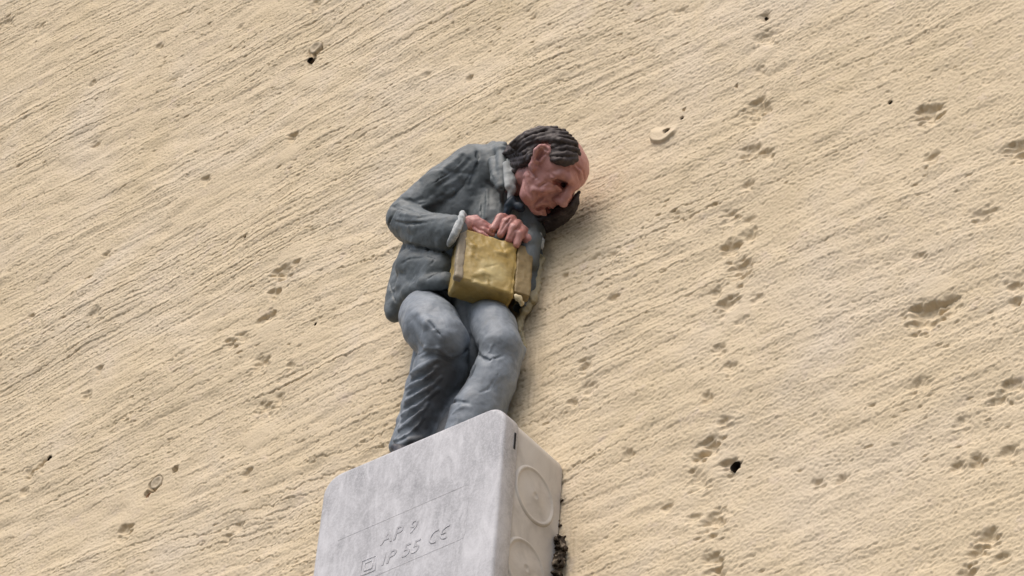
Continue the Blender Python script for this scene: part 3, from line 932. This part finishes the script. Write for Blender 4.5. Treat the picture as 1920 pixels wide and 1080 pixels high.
# hair: combed strands laid over the skull, bald crown left free
def build_hair():
    P = np.array([hp(f, s, u) for f in (-.7, .6) for s in (-.6, .6) for u in (-.75, .6)])
    lo = P.min(0)-10; hi = P.max(0)+10; hi[1] = min(hi[1], 8)
    Hh = Clay(lo, hi, 1.9)
    Hh.ball(hp(-.15, 0, .10), HS*np.array([.385, .365, .34]), 3, axes=HAX)
    Hh.ball(hp(.36, 0, .55), HS*.52, 4, sub=True)      # bald front and crown
    Hh.ball(hp(.40, 0, -.25), HS*.50, 4, sub=True)     # free the face
    Hh.ball(BODY.hit(1010, 294), 24, 3, sub=True)
    rh = random.Random(12)
    S1 = [[(1042, 240), (1010, 242), (980, 256), (955, 275)],
          [(1058, 246), (1030, 246), (995, 254), (968, 272), (950, 283)],
          [(1069, 256), (1040, 253), (1008, 260), (978, 277), (952, 290)],
          [(1077, 266), (1055, 259), (1030, 259), (1002, 264), (981, 281), (958, 296)],
          [(1081, 277), (1060, 273), (1042, 274), (1036, 275)],
          [(1083, 287), (1062, 284), (1036, 286)],
          [(1082, 297), (1062, 296), (1038, 296)],
          [(1074, 304), (1058, 306), (1043, 303)],
          [(1002, 278), (985, 289), (958, 300)],
          [(996, 290), (980, 302), (960, 306)],
          [(988, 303), (974, 312), (962, 312)],
          [(1030, 240), (1000, 246), (975, 258), (958, 270)],
          [(972, 288), (960, 292), (948, 296)], [(966, 278), (955, 284), (946, 290)], [(972, 318), (962, 322), (954, 318)]]
    S2 = []
    for a, b_ in [(S1[k], S1[k+1]) for k in (0, 1, 2, 4, 5, 6)]:
        m = max(len(a), len(b_))
        pick = lambda st, t: st[min(len(st)-1, int(round(t*(len(st)-1))))]
        S2.append([((pick(a, k/(m-1))[0]+pick(b_, k/(m-1))[0])/2, (pick(a, k/(m-1))[1]+pick(b_, k/(m-1))[1])/2) for k in range(m)] if len(a) == len(b_) else [((p[0]+q[0])/2, (p[1]+q[1])/2) for p, q in zip(a, b_)])
    S2 += [[(1079, 272), (1058, 266), (1040, 266), (1034, 268)], [(1080, 270), (1050, 263), (1028, 263), (1012, 264)], [(1000, 284), (982, 296), (960, 303)], [(992, 297), (977, 307), (962, 309)], [(1052, 300), (1042, 301), (1036, 299)]]
    for st in S1+S2:
        st = [(px+rh.uniform(-2.5, 2.5), py+rh.uniform(-1.2, 1.2)) for px, py in st]
        pts = []
        n = len(st)
        for i, (px, py) in enumerate(st):
            p = BODY.hit(px, py)
            q = Hh.hit(px, py)
            if q is not None and (Hh.sample(q) < 1.0) and (q-p)@vb > 0: p = q
            r = rh.uniform(0.75, 1.15)*6.6*(0.5+0.5*math.sin(math.pi*(i+0.7)/(n+0.4)))
            pts.append((p+vb*rh.uniform(-1.8, 0.8)+vu*rh.uniform(-0.9, 0.9), r))
        # bend each lock through extra points so it does not read as a rod
        fine = []
        for (a, ra), (b_, rb) in zip(pts[:-1], pts[1:]):
            fine += [(a, ra), ((a+b_)/2+vu*rh.uniform(-1.2, 1.2)+vb*0.8, (ra+rb)/2*rh.uniform(0.92, 1.1))]
        Hh.chain(fine+[pts[-1]], 1.6)
    # far side hair hanging below the face, against the wall
    for st in [[(1084, 368, 58), (1081, 380, 52), (1076, 394, 42), (1040, 412, 34), (1004, 428, 28)],
               [(1083, 374, 48), (1077, 391, 42), (1064, 405, 32), (1028, 423, 26), (1000, 434, 22)],
               [(1082, 368, 60), (1072, 386, 56), (1052, 400, 46), (1018, 412, 40), (994, 420, 36)],
               [(1084, 380, 36), (1073, 400, 30), (1050, 418, 22), (1018, 434, 18), (998, 442, 16)],
               [(1080, 390, 24), (1062, 411, 20), (1036, 428, 15), (1006, 442, 12)],
               [(1082, 366, 44), (1074, 382, 40), (1062, 396, 34), (1030, 408, 30)],
               [(1084, 366, 30), (1068, 387, 26), (1050, 396, 24), (1015, 408, 24)],
               [(1084, 362, 24), (1066, 388, 22), (1042, 402, 20), (1010, 412, 20)],
               [(1080, 366, 40), (1066, 386, 34), (1048, 398, 30), (1020, 406, 28)],
               [(1086, 360, 60), (1070, 384, 52), (1040, 398, 44), (1010, 404, 40), (990, 408, 40)]]:
        Hh.img([(*p, 2.2+4.2*math.sin(math.pi*(i+0.25)/(len(st)-0.3))) for i, p in enumerate(st)], 1.0)
    Hh.img([(1072, 372, 30, 9), (1050, 386, 28, 10), (1026, 398, 26, 9)], 2)
    Hh.rough(0.8, 7.0, 31)
    return Hh
HAIR = build_hair()
HAIR.make("hair", MAT['hair'], fig)

# jacket
def build_jacket():
    lo = np.array([-455., -225, 430]); hi = np.array([0., 8, 905])
    J = Clay(lo, hi, 2.4)
    J.img([(792, 548, 78, 54), (805, 480, 80, 58), (862, 400, 80, 66), (912, 335, 82, 60)], 14)
    J.img([(912, 335, 82, 60), (925, 325, 60, 52)], 10)
    J.img([(753, 556, 82, 34), (768, 508, 84, 38)], 16)
    J.img([(742, 578, 84, 24), (790, 535, 92, 30)], 8)
    J.img([(905, 330, 60, 48), (935, 420, 52, 58), (930, 500, 40, 48), (925, 540, 34, 44)], 12)        # front of the coat
    J.img([(970, 335, 32, 40), (1000, 432, 28, 24), (996, 452, 48, 22), (990, 490, 40, 22)], 10)                           # far sleeve
    J.img([(985, 398, 22, 24), (1000, 432, 24, 22)], 8)
    J.img([(1000, 470, 14, 20), (990, 540, 14, 18), (975, 580, 18, 15)], 8)
    # near sleeve
    J.img([(882, 316, 118, 48), (830, 353, 138, 46), (760, 407, 156, 39)], 10)
    J.img([(884, 300, 112, 33), (935, 301, 96, 32)], 14)
    J.img([(758, 412, 158, 38), (796, 428, 170, 34), (850, 431, 174, 31)], 5)
    J.img([(762, 430, 152, 28), (790, 452, 158, 24), (835, 450, 166, 22)], 8)
    # armpit hollow and chest hollow
    J.img([(848, 393, 190, 6), (872, 380, 175, 10), (902, 352, 150, 4)], 6, sub=True)
    # collar and lapel
    J.img([(930, 278, 112, 10), (941, 285, 122, 13), (942, 318, 126, 13), (940, 350, 124, 10)], 5)
    J.img([(905, 285, 118, 10), (925, 272, 110, 8), (946, 272, 108, 8)], 5)
    J.img([(925, 302, 126, 12), (930, 335, 126, 12), (938, 352, 124, 8)], 5)
    J.stroke([(913, 340), (925, 348), (940, 354)], 4.5, -1.0, 2, sub=True)
    J.stroke([(918, 322), (921, 332), (926, 340)], 2.2, -0.5, 1.5, sub=True)
    J.stroke([(940, 356), (941, 380), (936, 402)], 5, 2, 2)
    J.stroke([(913, 358), (914, 385), (912, 410)], 4.5, 2.0, 2)
    J.stroke([(907, 352), (906, 380), (904, 408)], 4.5, -1.0, 3, sub=True)
    J.stroke([(896, 285), (893, 320), (880, 350)], 3.0, -0.8, 4, sub=True)
    # sleeve folds
    J.stroke([(742, 384), (765, 392), (788, 400), (806, 400)], 4.0, -1.0, 3, sub=True)
    J.stroke([(768, 372), (790, 385), (812, 372), (830, 360)], 4.0, 1.5, 6)
    J.stroke([(800, 384), (826, 374), (850, 360)], 5.0, 1.8, 7)
    J.stroke([(752, 372), (772, 378), (792, 372)], 3.0, -1.0, 4, sub=True)
    J.stroke([(728, 425), (735, 405), (742, 392)], 3.2, -0.6, 4, sub=True)
    J.stroke([(752, 402), (785, 405), (815, 402)], 4.0, 2.0, 6)
    J.stroke([(745, 412), (790, 414), (840, 408)], 3.0, 2.0, 5)
    J.stroke([(790, 336), (830, 320), (866, 290)], 5.0, 2.5, 8)
    J.stroke([(820, 350), (850, 330), (880, 300)], 4.0, -1.0, 8, sub=True)
    J.stroke([(742, 450), (775, 462), (815, 470)], 5.0, -1.0, 5, sub=True)
    # waist crease and skirt of the coat
    J.stroke([(738, 464), (770, 466), (805, 471), (832, 476)], 5.5, -1.0, 6, sub=True)
    J.stroke([(752, 485), (775, 478), (800, 480), (828, 490)], 4.0, 1.0, 5)
    J.stroke([(822, 480), (832, 500), (832, 520)], 5.0, -1.0, 4, sub=True)
    J.stroke([(735, 545), (760, 535), (790, 530), (830, 535)], 4.5, 2.2, 6)
    J.stroke([(745, 505), (775, 500), (805, 506), (828, 515)], 3.0, 1.0, 4)
    # hem opens over the trousers
    J.img([(775, 498, 124, 38), (825, 505, 128, 36)], 10)
    J.img([(770, 535, 108, 30), (815, 520, 128, 28)], 10)
    J.img([(740, 587, 88, 20), (750, 568, 98, 18), (770, 548, 120, 18), (800, 532, 136, 19), (836, 526, 138, 17)], 8)
    J.img([(812, 618, 150, 57), (862, 612, 140, 44)], 3, sub=True)
    J.img([(930, 616, 84, 44)], 4, sub=True)
    J.stroke([(800, 480), (815, 486), (808, 496)], 1.8, -0.3, 1.5, sub=True)
    for st in [[(733, 386), (758, 395), (788, 402)], [(766, 374), (786, 383), (800, 380)], [(894, 284), (891, 315), (880, 346)], [(904, 350), (903, 400)],
               [(913, 344), (928, 352), (941, 357)], [(742, 451), (775, 463), (815, 470), (836, 474)], [(752, 494), (768, 485), (792, 483)], [(727, 520), (735, 548), (741, 566)],
               [(740, 415), (760, 420), (800, 418)], [(812, 345), (842, 325), (868, 300)], [(845, 372), (868, 350), (884, 322)], [(800, 524), (822, 512), (836, 510)]]:
        J.stroke(st, 2.6, -0.2, 1.5, sub=True)
    J.creases(1.7, 42.0, 43, (1.2, 1.2, 0.8)).creases(0.5, 19.0, 44)
    J.rough(0.5, 12.0, 41).rough(0.25, 6.0, 42)
    return J
JK = build_jacket()
JK.make("jacket", MAT['jacket'], fig)

# trousers
def build_trousers():
    lo = np.array([-420., -215, 18]); hi = np.array([-40., 8, 560])
    T = Clay(lo, hi, 2.4)
    T.img([(800, 545, 85, 48), (900, 540, 50, 44)], 10)
    T.img([(797, 592, 98, 54), (810, 612, 126, 57), (833, 634, 136, 45)], 12)
    T.img([(838, 650, 118, 46), (826, 700, 88, 54), (803, 760, 68, 50), (778, 830, 56, 42), (768, 870, 54, 38)], 14)
    T.img([(790, 665, 100, 18), (780, 720, 82, 18), (762, 790, 66, 18), (744, 838, 58, 17)], 8)
    T.img([(900, 560, 46, 40), (926, 615, 62, 45), (938, 650, 74, 43)], 8)
    T.img([(942, 662, 64, 42), (924, 715, 62, 47), (894, 775, 64, 52), (868, 850, 64, 46)], 7)
    T.img([(880, 680, 34, 26), (862, 760, 36, 32), (840, 840, 38, 32)], 6)
    T.img([(975, 655, 40, 12), (960, 700, 34, 12), (938, 770, 30, 14)], 8)
    T.img([(880, 560, 60, 36), (886, 630, 52, 30), (880, 700, 40, 28)], 6)
    # gap between the legs
    T.img([(888, 630, 130, 4), (886, 665, 120, 7), (884, 700, 105, 7), (872, 725, 98, 5)], 4, sub=True)
    # knee and thigh modelling
    T.stroke([(784, 590), (808, 610), (834, 630), (860, 650)], 16.0, 12.5, 6)
    T.stroke([(792, 618), (797, 622)], 1.6, -0.2, 1, sub=True)
    T.stroke([(936, 636), (942, 640), (938, 646)], 1.6, -0.2, 1, sub=True)
    T.stroke([(818, 722), (822, 726)], 1.6, -0.2, 1, sub=True)
    T.stroke([(880, 590), (884, 630), (872, 662)], 4.0, -0.8, 5, sub=True)
    T.stroke([(782, 662), (800, 652), (822, 654), (845, 668), (868, 664)], 4.5, 0.5, 4)
    T.stroke([(790, 672), (806, 664), (826, 668), (846, 676)], 4.0, -1.2, 4, sub=True)
    T.stroke([(895, 650), (900, 668), (916, 676), (938, 668)], 3.0, -0.8, 3, sub=True)
    T.stroke([(922, 648), (918, 660), (926, 668), (960, 664)], 2.6, 0.6, 3)
    # gathered folds down the near shin
    for st in [[(772, 700), (788, 692), (806, 680), (820, 674)], [(764, 728), (782, 718), (802, 704), (818, 690)],
               [(762, 752), (784, 740), (808, 724), (826, 708)], [(754, 778), (776, 764), (800, 746), (820, 730)],
               [(748, 806), (768, 792), (786, 774), (802, 756)], [(740, 826), (758, 816), (778, 800), (790, 786)],
               [(745, 838), (768, 826), (790, 822)]]:
        T.stroke(st, 7.4, 0.8, 3.0)
    for st in [[(768, 715), (788, 704), (810, 692)], [(763, 741), (784, 730), (808, 714)], [(757, 766), (778, 752), (802, 736)],
               [(750, 793), (770, 778), (792, 762)], [(745, 818), (764, 804), (784, 788)]]:
        T.stroke(st, 6.0, -1.0, 3.0, sub=True)
    T.stroke([(838, 760), (855, 752), (878, 756)], 3.4, -1.0, 3, sub=True)
    T.stroke([(850, 775), (866, 764), (884, 764)], 3.4, 1.0, 3)
    for st in [[(782, 668), (800, 657), (822, 659), (852, 668)], [(893, 650), (900, 668), (918, 676), (942, 667)], [(926, 648), (920, 661), (930, 668)], [(846, 674), (870, 664)],
               [(880, 590), (886, 625), (880, 655)], [(800, 600), (832, 634)], [(935, 700), (915, 730), (900, 735)]]:
        T.stroke(st, 2.6, -0.2, 1.5, sub=True)
    T.creases(2.0, 38.0, 53, (1.0, 1.0, 1.3)).creases(0.6, 17.0, 54)
    T.rough(0.5, 12.0, 51).rough(0.25, 6.0, 52)
    return T
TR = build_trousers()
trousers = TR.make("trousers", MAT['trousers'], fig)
def colour_patch(m, centre, axis_end, r0, r1, colour, root=None, most=0.85):
    """irregular patch mixed towards another colour round a segment, fixed to the object"""
    nt = m.node_tree; N = nt.nodes; L = nt.links
    o = np.array((root or fig).location)
    a = np.array(centre)*S-o; b_ = np.array(axis_end)*S-o
    tc = [n for n in N if n.bl_idname == "ShaderNodeTexCoord"][0]
    def vm(op, x, y=None):
        n = N.new("ShaderNodeVectorMath"); n.operation = op
        for k, q in enumerate((x, y)):
            if q is None: continue
            if isinstance(q, (tuple, list, np.ndarray)): n.inputs[k].default_value = tuple(q)
            else: L.new(q, n.inputs[k])
        return n
    ab = b_-a
    rel = vm('SUBTRACT', tc.outputs["Object"], a)
    t = vm('DOT_PRODUCT', rel.outputs[0], ab/(ab@ab))
    cl = N.new("ShaderNodeClamp"); L.new(t.outputs["Value"], cl.inputs[0])
    sc = vm('SCALE', ab); L.new(cl.outputs[0], sc.inputs["Scale"])
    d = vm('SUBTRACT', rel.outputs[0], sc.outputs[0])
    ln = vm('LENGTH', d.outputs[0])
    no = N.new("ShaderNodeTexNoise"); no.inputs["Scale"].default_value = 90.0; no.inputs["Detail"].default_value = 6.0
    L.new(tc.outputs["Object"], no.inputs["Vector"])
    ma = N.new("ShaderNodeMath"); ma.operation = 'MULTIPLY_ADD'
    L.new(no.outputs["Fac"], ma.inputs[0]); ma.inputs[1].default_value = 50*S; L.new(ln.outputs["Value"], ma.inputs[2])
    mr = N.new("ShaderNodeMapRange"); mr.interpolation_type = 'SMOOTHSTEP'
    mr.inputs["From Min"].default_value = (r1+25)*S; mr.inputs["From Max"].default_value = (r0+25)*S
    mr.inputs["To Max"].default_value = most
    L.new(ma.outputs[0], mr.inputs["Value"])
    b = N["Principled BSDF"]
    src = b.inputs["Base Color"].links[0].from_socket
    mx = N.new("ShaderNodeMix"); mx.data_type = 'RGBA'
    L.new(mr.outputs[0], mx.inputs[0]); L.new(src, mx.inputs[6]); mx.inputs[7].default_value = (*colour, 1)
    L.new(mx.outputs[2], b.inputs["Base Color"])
colour_patch(MAT['trousers'], W(838, 700, 125), W(790, 830, 95), 30, 62, (.062, .060, .058))  # lower near leg mixed towards dark grey

# shirt collar, tie, cuff, shoes
c = Clay(*bounds([(935, 290, 140), (985, 400, 90), (935, 400, 140), (985, 290, 90)], 24), 2.0)
c.img([(953, 302, 124, 6), (957, 312, 123, 6.5), (960, 325, 121, 6.5), (961, 340, 118, 6.5), (960, 355, 115, 6.5), (956, 370, 110, 6)], 10)
c.img([(950, 310, 128, 9), (954, 350, 122, 9)], 3)
c.rough(0.4, 14.0, 61)
c.make("shirt_collar", MAT['white_cloth'], fig)
c = Clay(*bounds([(930, 360, 120), (1000, 430, 60), (930, 430, 120), (1000, 360, 60)], 24), 2.0)
c.img([(960, 374, 108, 8), (954, 386, 106, 9), (950, 402, 102, 7)], 5)
c.img([(958, 380, 106, 8), (976, 390, 94, 10)], 6)
c.rough(0.6, 6.0, 62)
c.make("necktie", MAT['tie'], fig)
c = Clay(*bounds([(820, 380, 190), (890, 480, 130), (820, 480, 190), (890, 380, 130)], 24), 2.0)
c.img([(867, 400, 170, 6), (865, 410, 182, 6.5), (861, 420, 187, 6.5), (857, 430, 190, 6.5), (852, 440, 190, 6), (847, 450, 186, 5.5), (842, 459, 178, 4.5)], 10)
c.img([(868, 402, 160, 7), (874, 414, 146, 8), (866, 440, 146, 8), (844, 458, 156, 7)], 2.5)
c.stroke([(866, 406), (866, 418), (862, 426)], 2.0, -0.5, 2, sub=True)
c.rough(0.5, 14.0, 63).rough(0.3, 4.0, 66)
c.make("cuff", MAT['white_cloth'], fig)
c = Clay(*bounds([(985, 420, 60), (1030, 480, 20), (985, 480, 60), (1030, 420, 20)], 20), 2.0)
c.img([(1006, 430, 44, 4), (1012, 441, 42, 4.5), (1016, 452, 38, 4.5), (1016, 464, 32, 4)], 4)
c.rough(0.6, 6.0, 67)
c.make("cuff", MAT['white_cloth'], fig)
for (px, D) in ((772, 100), (882, 44)):
    w_ = W(px, 845, D)
    x0 = w_[0]
    c = Clay((x0-90, -D-40, LIDZ1-6), (x0+150, -D+40, LIDZ1+95), 2.6)
    c.chain([(np.array([x0-38, -D, LIDZ1+24]), 26), (np.array([x0+30, -D, LIDZ1+24]), 27), (np.array([x0+95, -D, LIDZ1+20]), 22)], 10)
    c.chain([(np.array([x0-20, -D, LIDZ1+55]), 28), (np.array([x0+20, -D, LIDZ1+35]), 28)], 10)
    if px == 772:
        c.img([(741, 838, 108, 9), (752, 846, 108, 13)], 6)
    c.box((x0+30, -D, LIDZ1-12), (300, 300, 13), 1, 0, sub=True)
    c.rough(0.8, 8.0, 64)
    c.make("shoe", MAT['shoe'], fig)

# filler that bonds the figure to the wall along its far edge
c = Clay(*bounds([(960, 440, 25), (1040, 700, -6), (960, 700, 25), (1040, 440, -6)], 20), 2.2)
c.img([(1014, 486, 6, 9), (1008, 508, 6, 10), (1003, 535, 6, 12), (998, 560, 7, 12), (984, 584, 10, 9)], 5)
c.img([(984, 584, 10, 8), (974, 604, 8, 7), (977, 628, 6, 6), (984, 650, 4, 4)], 5)
c.img([(1012, 470, 4, 5), (1014, 486, 6, 8)], 4)
c.rough(1.8, 6.0, 71)
c.make("bonding_filler", MAT['glue'], fig)

# ------------------------------------------------------------------ the carton in his hands
TL = W(868, 429, 172)
bw = unit(np.array([.59, .81, 0.0])); bn = np.array([bw[1], -bw[0], 0.0]); bz = np.array([0, 0, 1.0])
bz = unit(bz + 0.06*bw); BAX = np.stack([bw, bn, bz])
CW, CH, CD = 122.0, 136.0, 64.0
cc = TL + bw*CW/2 - bz*CH/2 - bn*CD/2
crt = empty("carton", cc-bz*CH/2, "ochre yellow carton with beige and brown edge bands clasped against the figurine's belly", "carton")
def box_bounds(pad): 
    P = np.array([cc+a*bw*CW/2+b_*bn*CD/2+d*bz*CH/2 for a in (-1.3, 1.3) for b_ in (-1, 1.2) for d in (-1, 1)])
    return P.min(0)-pad, P.max(0)+pad
c = Clay(*box_bounds(16), 2.0)
c.box(cc, (CW/2, CD/2, CH/2), 5, 0, axes=BAX)
c.ball(cc+bn*(CD/2-7), (CW*.46, 11, CH*.44), 8, axes=BAX)
c.chain([(cc+bn*CD/2-bw*CW/2+bz*CH*.52+bn*1, 2.6), (cc+bn*CD/2-bw*CW*.5-bz*CH*.5+bn*1, 2.6)], 2, sub=True)
c.chain([(cc+bn*CD/2+bw*CW*.47+bz*CH*.52+bn*1, 2.6), (cc+bn*CD/2+bw*CW*.48-bz*CH*.5+bn*1, 2.6)], 2, sub=True)
# trowelled paint facets on the front
for st in [[(886, 520), (905, 512), (922, 518)], [(930, 474), (945, 478), (960, 470)], [(874, 452), (886, 464), (882, 480)]]:
    c.stroke(st, 6.5, 5.7, 5)
for st in [[(872, 525), (880, 528), (888, 526)], [(898, 480), (905, 484)], [(940, 455), (945, 470)], [(912, 500), (932, 496)], [(918, 520), (920, 540)]]:
    c.stroke(st, 3.0, -1.9, 3, sub=True)
c.rough(0.9, 14.0, 81).rough(0.35, 6.0, 82)
c.make("carton_body", MAT['gold'], crt)
colour_patch(MAT['gold'], W(905, 520, 145), W(925, 500, 128), 6, 44, (.66, .55, .27), crt, 0.8)
# bands down the two edges
for (off, wid, seed) in ((-CW/2+5, 8.5, 83), (CW/2+17, 17.0, 84)):
    c = Clay(*box_bounds(16), 2.0)
    o = cc+bw*off+bn*(CD/2-14 if off > 0 else CD/2-6)
    c.box(o+bn*(2 if off > 0 else 0.8), (wid, 12 if off > 0 else 8, CH/2-(3 if off > 0 else 3)), 3, 0, axes=BAX)
    c.rough(0.6, 12.0, seed).rough(0.3, 5.0, seed+5)
    c.make("edge_band", MAT['band'] if off < 0 else MAT['brown_band'], crt)
# blob of filler at the lower far corner
c = Clay(*bounds([(955, 540, 95), (1000, 595, 50), (955, 595, 95), (1000, 540, 50)], 16), 2.0)
c.img([(967, 554, 82, 5), (972, 560, 78, 5.5), (978, 568, 70, 5)], 3)
c.rough(1.2, 5.0, 91)
c.make("filler_blob", MAT['glue'], crt)
